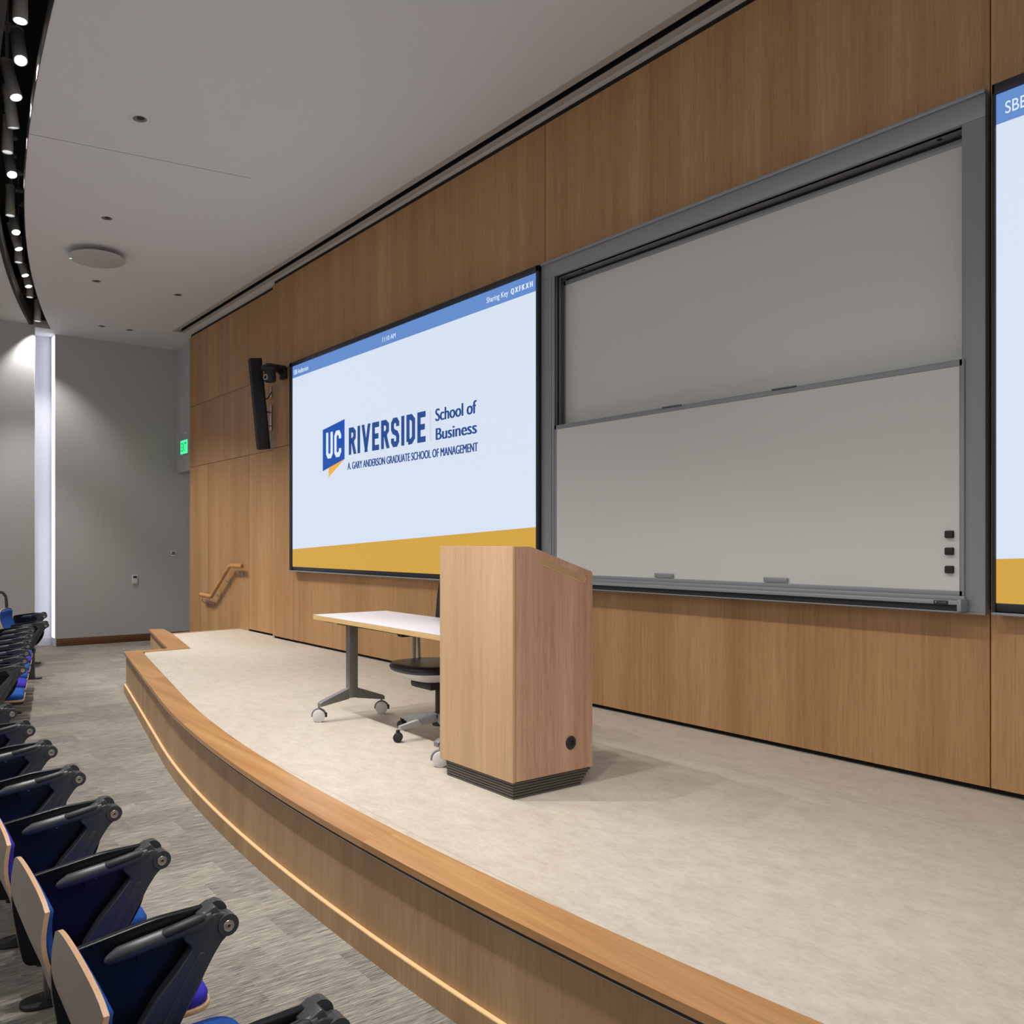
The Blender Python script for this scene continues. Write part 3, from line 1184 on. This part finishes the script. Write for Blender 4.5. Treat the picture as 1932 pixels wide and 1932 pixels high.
b.build('tilt_mechanism', 'rubber', oc)
b = MB()
b.cyl((hx, hy, ST + .10), (hx, hy, ST + .33), .026, n=20)
b.cyl((hx, hy, ST + .07), (hx, hy, ST + .14), .045, n=20)
b.build('gas_column', 'rubber', oc)
for k in range(5):
    a = math.radians(268 + 72 * k)
    dx, dy = math.cos(a), math.sin(a)
    b = MB()
    nd = Vector((-dy, dx, 0))
    P0 = Vector((hx + dx * .03, hy + dy * .03, ST + .125))
    P1 = Vector((hx + dx * .30, hy + dy * .30, ST + .085))
    v = []
    for p, w, h in ((P0, .028, .05), (P0.lerp(P1, .5), .024, .036), (P1, .017, .024)):
        v.append([b.bm.verts.new(p + nd * s * w + Vector((0, 0, z * h / 2))) for s, z in ((-1, -1), (1, -1), (.7, 1), (-.7, 1))])
    for p, q in zip(v, v[1:]):
        for i in range(4):
            b.face([p[i], p[(i + 1) % 4], q[(i + 1) % 4], q[i]])
    b.face(v[0][::-1])
    b.face(v[-1])
    bmesh.ops.recalc_face_normals(b.bm, faces=b.bm.faces)
    lg = b.build('base_leg', 'chair_alu', oc, smooth=30)
    r = .029
    cxp, cyp = hx + dx * .31, hy + dy * .31
    b = MB()
    for sgn in (-1, 1):
        dd = Vector((.75, -.66, 0)) if k == 0 else nd
        c = Vector((cxp, cyp, ST + r))
        b.tube([c + dd * sgn * .005, c + dd * sgn * .007, c + dd * sgn * .020, c + dd * sgn * .023], [r * .9, r, r, r * .85], 20)
    b.box(cxp - .01, cxp + .01, cyp - .01, cyp + .01, ST + r, ST + .075, .003)
    b.build('caster', 'rubber', lg)
b = MB()
b.tube([(sx - .05, sy + .20, sz - .07), (sx - .06, sy + .29, sz - .05), (sx - .06, sy + .32, sz + .10), (sx - .06, sy + .33, sz + .30)], .018, 10)
b.build('back_upright', 'chair_alu', oc)
def bk(u, v):
    x = sx - .06 + (u - .5) * (.50 - .10 * max(0, v - .6))
    z = sz + .16 + v * .42
    y = sy + .33 - .05 * (1 - (2 * u - 1) ** 2) * -1 - .05 * (2 * u - 1) ** 2 + .04 * v
    return Vector((x, y - .02, z)), Vector((x, y + .012, z))
b = MB()
b.grid(bk, 12, 10)
b.build('backrest', 'vinyl', oc)
for s in (-1, 1):
    xa = sx + s * .25
    b = MB()
    b.tube([(xa - s * .05, sy + .05, sz - .06), (xa + s * .005, sy + .05, sz - .03), (xa + s * .015, sy + .06, sz + .15)], .014, 10)
    b.tube([(xa - s * .04, sy + .10, sz - .06), (xa + s * .012, sy + .10, sz - .03), (xa + s * .02, sy + .10, sz + .15)], .011, 10)
    ar = b.build('arm_post', 'chair_alu', oc)
    b = MB()
    b.box(xa - .03 + s * .015, xa + .03 + s * .015, sy - .06, sy + .16, sz + .15, sz + .175, .01)
    b.build('arm_pad', 'rubber', ar)

# ------------------------------------------------------------------ handrail on the wood wall
hr = thing('handrail', 'short sloping wooden handrail on steel brackets fixed to the far wood wall', 'handrail', (-11.8, D1, 1.1))
yh = D1 - .085
path = [(-12.60, .885), (-12.20, .875), (-12.13, .89), (-11.45, 1.345), (-11.38, 1.365), (-10.98, 1.365)]
b = MB()
b.tube([(x, yh, z) for x, z in path], .026, 14, flat=1.25)
b.build('rail', 'rail_wood', hr)
for x, z in ((-12.52, .86), (-12.25, .86), (-11.95, .99), (-11.6, 1.22), (-11.15, 1.34)):
    b = MB()
    b.tube([(x, yh, z - .02), (x, yh, z - .075), (x, yh + .04, z - .10), (x, D1 - .008, z - .10)], .008, 8)
    b.cyl((x, D1 - .010, z - .10), (x, D1 - .0005, z - .10), .032, n=18)
    b.build('bracket', 'steel', hr)

# ------------------------------------------------------------------ column loudspeaker
spk = thing('column_speaker', 'tall slim black column loudspeaker tilted on the wall left of the logo screen', 'loudspeaker', (-10.0, D1, 3.4))
mt = Matrix.Translation((-9.90, 4.47, 3.46)) @ Matrix.Rotation(math.radians(6.0), 4, 'X') @ Matrix.Rotation(math.radians(-8), 4, 'Z')
b = MB()
b.prism(rpoly([(-.062, -.06), (-.02, -.085), (.062, -.085), (.062, .05), (.045, .075), (-.045, .075), (-.062, .05)], .006), 'Z', -.575, .575, .003)
b.xform(mt)
b.build('cabinet', 'black', spk)
b = MB()
b.prism([(-.0605, -.0625), (-.021, -.0860), (-.0225, -.0885), (-.0635, -.0655)], 'Z', -.56, .56)
b.xform(mt)
M['grille'] = mat('speaker_grille', (.02, .02, .024), .5)
b.build('grille', 'grille', spk)
b = MB()
b.box(-10.24, -10.18, D1 - .012, D1 - .0005, 3.18, 3.52, .003)
b.tube([(-10.20, D1 - .02, 3.42), (-10.12, 4.64, 3.41), (-9.95, 4.555, 3.40)], .013, 8)
b.tube([(-10.20, D1 - .02, 3.24), (-10.12, 4.66, 3.24), (-9.95, 4.565, 3.22)], .013, 8)
b.cyl((-10.13, 4.65, 3.20), (-10.13, 4.65, 3.46), .018, n=12)
br = b.build('wall_bracket', 'steel', spk)
b = MB()
b.box(-10.26, -10.10, D1 - .016, D1 - .0006, 2.93, 3.17, .003)
b.build('bracket_cover', 'laminate', br)
b = MB()
b.tube([(-9.95, 4.55, 3.55), (-10.02, 4.63, 3.56), (-10.10, 4.70, 3.62), (-10.16, 4.765, 3.70)], .008, 8)
b.build('safety_cable', 'rubber', spk)
b = MB()
b.box(-10.20, -10.14, D1 - .03, D1 - .0005, 3.62, 3.76, .004)
b.build('cable_hook', 'steel', spk)

# ------------------------------------------------------------------ PTZ camera on a bracket
ptz = thing('conference_camera', 'black dome-style conference camera hanging from a bracket beside the logo screen', 'camera', (-9.6, D0, 3.75))
pcx, pcy = -9.55, 4.45
b = MB()
b.prism(rpoly([(pcx - .11, pcy - .08), (pcx + .11, pcy - .08), (pcx + .06, D0 - .04), (pcx - .12, D0 - .04)], .05, 6), 'Z', 3.872, 3.898, .005)
b.box(-9.69, -9.56, D0 - .06, D0 - .0005, 3.755, 3.90, .012)
b.prism([(pcy + .08, 3.874), (D0 - .05, 3.874), (D0 - .05, 3.79)], 'X', -9.64, -9.61)
b.build('wall_bracket', 'rubber', ptz)
b = MB()
b.lathe([(0, 3.871), (.098, 3.871), (.104, 3.862), (.104, 3.84), (.09, 3.828), (0, 3.828)], (pcx, pcy, 0), 'Z', 28)
b.build('base_ring', 'black', ptz)
b = MB()
b.lathe([(0, 3.833), (.072, 3.833), (.076, 3.74), (.074, 3.70), (.06, 3.685), (0, 3.685)], (pcx, pcy, 0), 'Z', 28)
hd = b.build('camera_head', 'black', ptz)
b = MB()
mt = Matrix.Translation((pcx, pcy, 3.735)) @ Matrix.Rotation(math.radians(22), 4, 'Z')
b.lathe([(0, -.076), (.022, -.076), (.025, -.084), (.036, -.084), (.038, -.066)], (0, 0, 0), 'Y', 24)
b.xform(mt)
ln_ = b.build('lens_ring', 'steel', hd)
b = MB()
b.lathe([(0, -.0785), (.021, -.0775), (.021, -.073)], (0, 0, 0), 'Y', 20)
b.xform(mt)
b.build('lens', 'chair_black', hd)

# ------------------------------------------------------------------ exit sign, thermostat, sign plate
ex = thing('exit_sign', 'glowing green exit sign on the pale wall above the far doorway', 'sign', (-13.98, 4.96, 3.2))
b = MB()
b.box(-14.155, -13.80, 4.915, 4.9595, 3.205, 3.455, .004)
b.build('housing', 'plastic_white', ex)
b = MB()
b.box(-14.143, -13.812, 4.911, 4.9148, 3.217, 3.443)
fc = b.build('face', 'exit_green', ex)
text_mesh('EXIT', -14.105, -13.85, 3.255, 3.405, 4.9100, .02).build('letters', 'exit_letter', fc, smooth=0)
b = MB()
b.box(-14.03, -13.92, 4.93, 4.9595, 3.56, 3.575, .003)
b.build('canopy', 'plastic_white', ex)

th = thing('thermostat', 'small white thermostat with dark display on the left wall', 'thermostat', (XL, 4.23, 1.05))
b = MB()
b.box(XL + .0005, XL + .025, 4.185, 4.275, .99, 1.14, .006)
hs = b.build('housing', 'plastic_white', th)
b = MB()
b.box(XL + .025, XL + .0265, 4.198, 4.262, 1.085, 1.125)
b.build('display', 'lcd', hs)
sg = thing('room_sign', 'small white sign plate with two dark text lines, near the wall corner', 'sign', (XL, 4.91, 1.49))
b = MB()
b.box(XL + .0005, XL + .010, 4.86, 4.95, 1.46, 1.55, .002)
pl = b.build('plate', 'plastic_white', sg)
b = MB()
b.box(XL + .010, XL + .0112, 4.877, 4.933, 1.515, 1.535)
b.box(XL + .010, XL + .0112, 4.870, 4.940, 1.487, 1.505)
b.build('lettering', 'lcd', pl)

# ------------------------------------------------------------------ ceiling fittings
ds = thing('ceiling_microphone', 'round grey ceiling microphone disc with a green light, left part of the ceiling', 'microphone', (-10.2, 2.56, HC))
dz = HC - .085
b = MB()
b.lathe([(0, dz), (.300, dz), (.315, dz + .006), (.318, dz + .018), (.305, dz + .026), (0, dz + .026)], (-10.16, 2.53, 0), 'Z', 64)
M['disc'] = mat('mic_disc_grey', rgb(178, 175, 172), .6)
dk = b.build('disc', 'disc', ds)
b = MB()
b.lathe([(0, dz + .026), (.13, dz + .026), (.12, HC - .001), (0, HC - .001)], (-10.16, 2.53, 0), 'Z', 32)
b.build('ceiling_mount', 'plastic_white', ds)
b = MB()
b.box(-10.285, -10.26, 2.245, 2.27, dz - .002, dz + .002, .001)
b.build('status_light', 'green_led', dk)

for (x, y), lab in (((-6.75, 2.01), 'recessed downlight in the ceiling, nearest and largest in view'),
                    ((-9.01, 2.34), 'recessed downlight in the ceiling just before the round microphone disc'),
                    ((-11.25, 2.79), 'recessed downlight in the ceiling just beyond the round microphone disc'),
                    ((-13.54, 3.44), 'recessed downlight near the far left wall, left one of the pair'),
                    ((-13.53, 3.87), 'recessed downlight near the far left wall, right one of the pair'),
                    ((-11.25, 3.87), 'recessed downlight in the ceiling nearest the black slot diffuser')):
    t = thing('recessed_downlight', lab, 'ceiling light', (x, y, HC), group='unlit recessed downlights in the ceiling')
    b = MB()
    b.lathe([(.055, HC - .0005), (.056, HC - .006), (.072, HC - .007), (.080, HC - .002), (.080, HC - .0005)], (x, y, 0), 'Z', 32)
    b.build('trim_ring', 'ceiling', t)
    b = MB()
    b.lathe([(0, HC - .0008), (.0555, HC - .0008), (.0555, HC - .004), (.052, HC - .0015), (0, HC - .0015)], (x, y, 0), 'Z', 32)
    M['baffle'] = M.get('baffle') or mat('downlight_baffle', rgb(120, 116, 112), .7)
    b.build('baffle', 'baffle', t)
    b = MB()
    b.lathe([(0, HC - .003), (.030, HC - .003), (.030, HC - .0016)], (x + .008, y + .004, 0), 'Z', 24)
    b.build('aperture', 'black', t)

# ------------------------------------------------------------------ track spotlights in the curved slot
def track_light(x, tilt, lit, label, power, z=5.2, cone=70):
    y = slot_r(x) - .11
    if not tilt:
        y = slot_r(x) - .15
    ax, ay = tilt or (0, 0)
    t = thing('track_spotlight', label, 'spotlight', (x, y, z), group='cylinder spotlights in the ceiling slot', local=True)
    L_ = .30
    rt = Vector((-ax, -ay, 1)).to_track_quat('Z', 'Y').to_matrix().to_4x4()
    b = MB()
    b.lathe([(.041, 0), (.048, .001), (.049, .01), (.049, L_ - .01), (.046, L_), (0, L_)], (0, 0, 0), 'Z', 24)
    b.lathe([(.041, 0), (.041, .012), (.0, .03)], (0, 0, 0), 'Z', 24)
    b.xform(rt)
    hs = b.build('housing', 'white_metal', t, smooth=40)
    b = MB()
    b.lathe([(0, .008), (.040, .008), (.040, .010), (0, .011)], (0, 0, 0), 'Z', 24)
    b.xform(rt)
    b.build('lens', 'lamp_on' if lit else 'lamp_dim', t)
    top = rt @ Vector((0, 0, L_))
    b = MB()
    b.lathe([(0, 0), (.046, 0), (.048, .006), (.048, .028), (.0, .032)], (top.x, top.y, top.z - .005), 'Z', 24)
    b.cyl((top.x, top.y, top.z), (top.x, top.y, 6.34 - z), .006, n=8)
    b.lathe([(0, 6.31 - z), (.06, 6.31 - z), (.06, 6.345 - z)], (top.x, top.y, 0), 'Z', 20)
    b.build('stem', 'white_metal', t)
    # the lamp's own light
    d = rt @ Vector((0, 0, -1))
    d = Vector((d.x, d.y + (.45 if tilt else .05), d.z)).normalized()
    l = bpy.data.lights.new('lamp', 'SPOT')
    l.energy = power
    l.spot_size = math.radians(cone)
    l.spot_blend = .6
    l.shadow_soft_size = .025
    l.color = (1, .975, .94)
    lo_ = bpy.data.objects.new('lamp', l)
    COL.objects.link(lo_)
    lo_.parent = t
    lo_.location = rt @ Vector((0, 0, -.02))
    lo_.rotation_euler = d.to_track_quat('-Z', 'Y').to_euler()
    return t


ORD = ['first', 'second', 'third', 'fourth', 'fifth', 'sixth', 'seventh', 'eighth', 'ninth', 'tenth', 'eleventh', 'twelfth', 'thirteenth', 'fourteenth']
lamps = [(-6.12, 0, 1), (-6.62, (.48, .02), 1), (-7.19, (.25, .22), 1), (-7.73, (-.2, .18), 0), (-8.24, 0, 0), (-8.72, (.5, .08), 1), (-9.82, 0, 0),
         (-10.31, (.48, .08), 1), (-10.88, (.22, .26), 1), (-11.40, 0, 0), (-11.91, (.22, .26), 1), (-12.39, (.2, .16), 1), (-12.93, 0, 0)]
for i, (x, tl, lit) in enumerate(lamps):
    how = 'hanging straight' if not tl else 'tilted'
    track_light(x, tl, lit, 'grey cylinder spotlight in the ceiling slot, %s, %s from the photo top' % (how, ORD[i]), ((255 if x < -10 else 125) if tl else 280), cone=72)
track_light(-13.85, 0, 0, 'grey cylinder spotlight at the far closed end of the ceiling slot', 130, 5.10, 96)

# ------------------------------------------------------------------ auditorium chairs
def make_chair(fab_seat, fab_back, seat=True):
    t = thing('auditorium_chair', '-', 'chair', local=True)
    b = MB()
    b.prism(ell(0, .075, .055, .13, 28, 2.6), 'Z', 0, .016, .004)
    b.build('base_plate', 'rubber', t)
    b = MB()
    b.prism(rpoly([(.03, .014), (.12, .014), (.115, .30), (.13, .36), (.06, .43), (.02, .40), (.03, .30)], .015), 'X', -.022, .022, .006)
    b.build('leg', 'arm_grey', t)
    # diagonal strut + arm bar
    b = MB()
    ax0, ax1 = .014, .050
    b.prism(rpoly([(.01, .335), (.085, .335), (.129, .42), (.178, .505), (.229, .590), (.255, .625), (.288, .645), (.292, .670), (.272, .692), (.236, .706),
                   (.195, .690), (.150, .676), (.145, .655), (.172, .626), (.130, .577), (.076, .520), (.028, .452)], .012, 4), 'X', ax0, ax1, .007, 3)
    b.prism(rpoly([(.070, .375), (.145, .505), (.205, .608), (.190, .613), (.128, .515), (.052, .385)], .006, 3), 'X', ax1 - .006, ax1 + .004, .003)
    b.build('arm_frame', 'arm_grey', t, smooth=18)
    b = MB()
    pp = [(-.038, .650), (-.015, .6565), (.05, .665), (.12, .674), (.19, .685), (.225, .694)]
    b.tube([(.034, y, z) for y, z in pp], [.013, .0195, .020, .020, .021, .019], 14)
    b.tube([(.034, -.052, .6475), (.034, -.047, .648), (.034, -.038, .650)], [.001, .009, .013], 14, caps=False)
    am = b.build('armrest', 'arm_grey', t)
    b = MB()
    b.tube([(.040, .075, .674), (.040, .10, .678), (.040, .195, .694), (.040, .215, .697)], [.004, .015, .015, .010], 12)
    b.build('arm_inlay', 'arm_pad', am)
    b = MB()
    b.cyl((-.016, .250, .690), (.012, .250, .690), .030, n=20)
    b.cyl((.016, .268, .666), (.056, .268, .666), .029, n=24)
    b.prism(rpoly([(.19, .70), (.235, .722), (.25, .70), (.2, .68)], .006), 'X', -.016, .046, .004)
    hg = b.build('hinge', 'arm_grey', t)
    b = MB()
    b.lathe([(0, .056), (.004, .056), (.005, .0585), (.0075, .0585), (.008, .0565), (.0145, .0575), (.016, .055)], (0, .268, .664), 'X', 24)
    b.build('screw_cap', 'screw', hg)
    # folded writing tablet
    b = MB()
    b.prism(rpoly([(.222, .712), (.09, .710), (-.085, .686), (-.168, .674), (-.170, .600), (-.148, .470), (-.135, .412), (.12, .400), (.190, .47), (.229, .545), (.232, .66)],
                  [.01, .03, .05, .035, .05, .06, .03, .06, .05, .04, .02], 6), 'X', -.012, .008, .003)
    tbt = b.build('writing_tablet', 'chair_black', t, smooth=18)
    b = MB()
    b.prism(rpoly([(.035, .612), (.185, .640), (.185, .665), (.035, .655)], .014), 'X', .008, .013, .001)
    bk_ = b.build('tablet_bracket', 'arm_pad', tbt)
    b = MB()
    b.lathe([(.0022, .013), (.0022, .0145), (.0055, .0145), (.006, .013)], (0, .071, .642), 'X', 16)
    b.build('bracket_screw', 'screw', bk_)
    # seat
    x0, x1 = .058, .505
    if seat is None:      # end standard of a row: no seat on this side
        return t
    b = MB()
    b.prism(rrect(x0, x1, -.075, .275, .07, 8), 'Z', .392, .408, .004)
    ss = b.build('seat_shell', 'birch', t)
    b = MB()
    loft(b, [(rrect(x0 + .008, x1 - .008, -.07, .268, .065, 8), .4085), (rrect(x0 + .004, x1 - .004, -.072, .271, .07, 8), .425),
             (rrect(x0 + .012, x1 - .012, -.065, .262, .065, 8), .443), (rrect(x0 + .05, x1 - .05, -.04, .22, .06, 8), .455), (rrect(x0 + .12, x1 - .12, -.0, .14, .05, 8), .457)])
    b.build('seat_cushion', fab_seat, t, smooth=60)
    b = MB()
    b.box(.0, .515, -.01, .06, .335, .37, .008)
    b.box(.12, .45, -.05, .16, .37, .3915, .008)
    b.build('seat_beam', 'rubber', t)
    # backrest
    def prof_y(v):
        z = .395 + v * (.800 - .395)
        y = -.080 - .085 * v - .028 * math.sin(PI * v) + .010 * math.sin(2 * PI * v)
        return y, z
    def shell(u, v):
        x = x0 + .005 + u * (x1 - x0 - .01)
        y, z = prof_y(v)
        y += .005 * (2 * u - 1) ** 2
        dz = (.022 * (2 * u - 1) ** 2 + .012 * abs(2 * u - 1) ** 8) * max(0, v - .5) * 2
        return Vector((x, y, z - dz)), Vector((x, y - .012, z - dz))
    b = MB()
    b.grid(shell, 14, 16, mi_edge=1)
    bs = b.build('backrest_shell', ['laminate', 'birch'], t, smooth=40)
    def cush(u, v):
        vv = .16 + v * .805
        x = x0 + .014 + u * (x1 - x0 - .028)
        y, z = prof_y(vv)
        y += .005 * (2 * u - 1) ** 2
        z -= .022 * (2 * u - 1) ** 2 * max(0, vv - .5) * 2
        e = min(1, 6 * min(u, 1 - u), 6 * min(v, 1 - v))
        return Vector((x, y + .005 + .022 * math.sqrt(max(0, 1 - (1 - e) ** 2)), z)), Vector((x, y + .0015, z))
    b = MB()
    b.grid(cush, 24, 24)
    b.build('back_cushion', fab_back, t, smooth=50)
    for xb in (x0 + .02, x1 - .05):
        b = MB()
        b.box(xb, xb + .03, -.088, .0, .36, .42, .01)
        b.build('back_support', 'rubber', t)
    return t


protos = {('blue', 'blue'): make_chair('blue', 'blue')}
first_used = set()


def chair(x, y, rz, seat, back, label, group):
    k = (seat, back)
    if k not in protos:
        protos[k] = make_chair(seat, back)
    if k in first_used:
        c = copy_tree(protos[k])
    else:
        c = protos[k]
        first_used.add(k)
    c.location = (x, y, 0)
    c.rotation_euler = (0, 0, rz)
    c['label'] = label
    c['group'] = group
    return c


near = [(-1.585, 'blue', 'blue'), (-2.18, 'blue', 'blue'), (-2.735, 'violet', 'blue'), (-3.297, 'blue', 'violet'), (-3.855, 'blue', 'blue'), (-4.42, 'blue', 'blue'),
        (-4.975, 'violet', 'blue'), (-5.53, 'blue', 'violet')]
NW = ['nearest, cut by the bottom edge', 'second from the viewer', 'third from the viewer', 'fourth from the viewer', 'fifth from the viewer',
      'sixth from the viewer', 'seventh from the viewer', 'last before the seating gap']
for (x, s, bk2), w in zip(near, NW):
    chair(x, .602, 0, s, bk2, 'black-armed auditorium chair in the near row, %s' % w, 'auditorium chairs in the near row')
far = [(-7.91, 1.36, 'blue'), (-8.46, 1.47, 'violet'), (-9.01, 1.58, 'blue'), (-9.54, 1.69, 'blue'), (-10.08, 1.80, 'violet'), (-10.62, 1.905, 'blue')]
ra = math.radians(-11.3)
dx_, dy_ = -.268 * math.sin(ra), .268 * math.cos(ra)
es = make_chair('blue', 'blue', None)
es.name = 'row_end_standard'
es.location = (-7.36 - dx_, 1.25 - dy_, 0)
es.rotation_euler = (0, 0, ra)
tag(es, 'black armrest standard with folded tablet closing the angled far row at the gap', 'armrest')
FW = ['first', 'second', 'third', 'fourth', 'fifth', 'sixth']
for (x, y, s), w in zip(far, FW):
    chair(x - dx_, y - dy_, ra, s, 'blue', 'black-armed auditorium chair in the angled far row, %s beyond the gap' % w, 'auditorium chairs in the angled far row')
rb = math.radians(-28)
e2 = copy_tree(es)
e2.location = (-11.14 + .268 * math.sin(rb), 2.17 - .268 * math.cos(rb), 0)
e2.rotation_euler = (0, 0, rb)
tag(e2, 'black armrest standard turned inward before the lit wall recess, beyond the angled far row', 'armrest')
chair(-12.58 + .268 * math.sin(rb), 2.43 - .268 * math.cos(rb), rb, 'blue', 'blue', 'black-armed auditorium chair set apart, farthest from the viewer beside the lit wall recess', 'separate chair at the far row end')

# ------------------------------------------------------------------ guard rail at the far left
gr_ = thing('guard_rail', 'dark bent metal guard rail at the left edge behind the far chairs', 'railing', (-13.5, 1.9, 0))
b = MB()
b.tube([(-13.5, 1.2, .98), (-13.5, 1.95, .975), (-13.5, 2.02, .96), (-13.5, 2.06, .90), (-13.5, 2.07, .80), (-13.5, 2.07, .02)], .022, 12)
b.build('rail', 'arm_grey', gr_)
b = MB()
b.cyl((-13.5, 2.07, 0), (-13.5, 2.07, .012), .05, n=20)
b.build('floor_flange', 'arm_grey', gr_)

# tidy helper properties
for o in COL.objects:
    if 'world_base' in o:
        del o['world_base']
    if o.parent is not None and 'category' in o:
        del o['category']
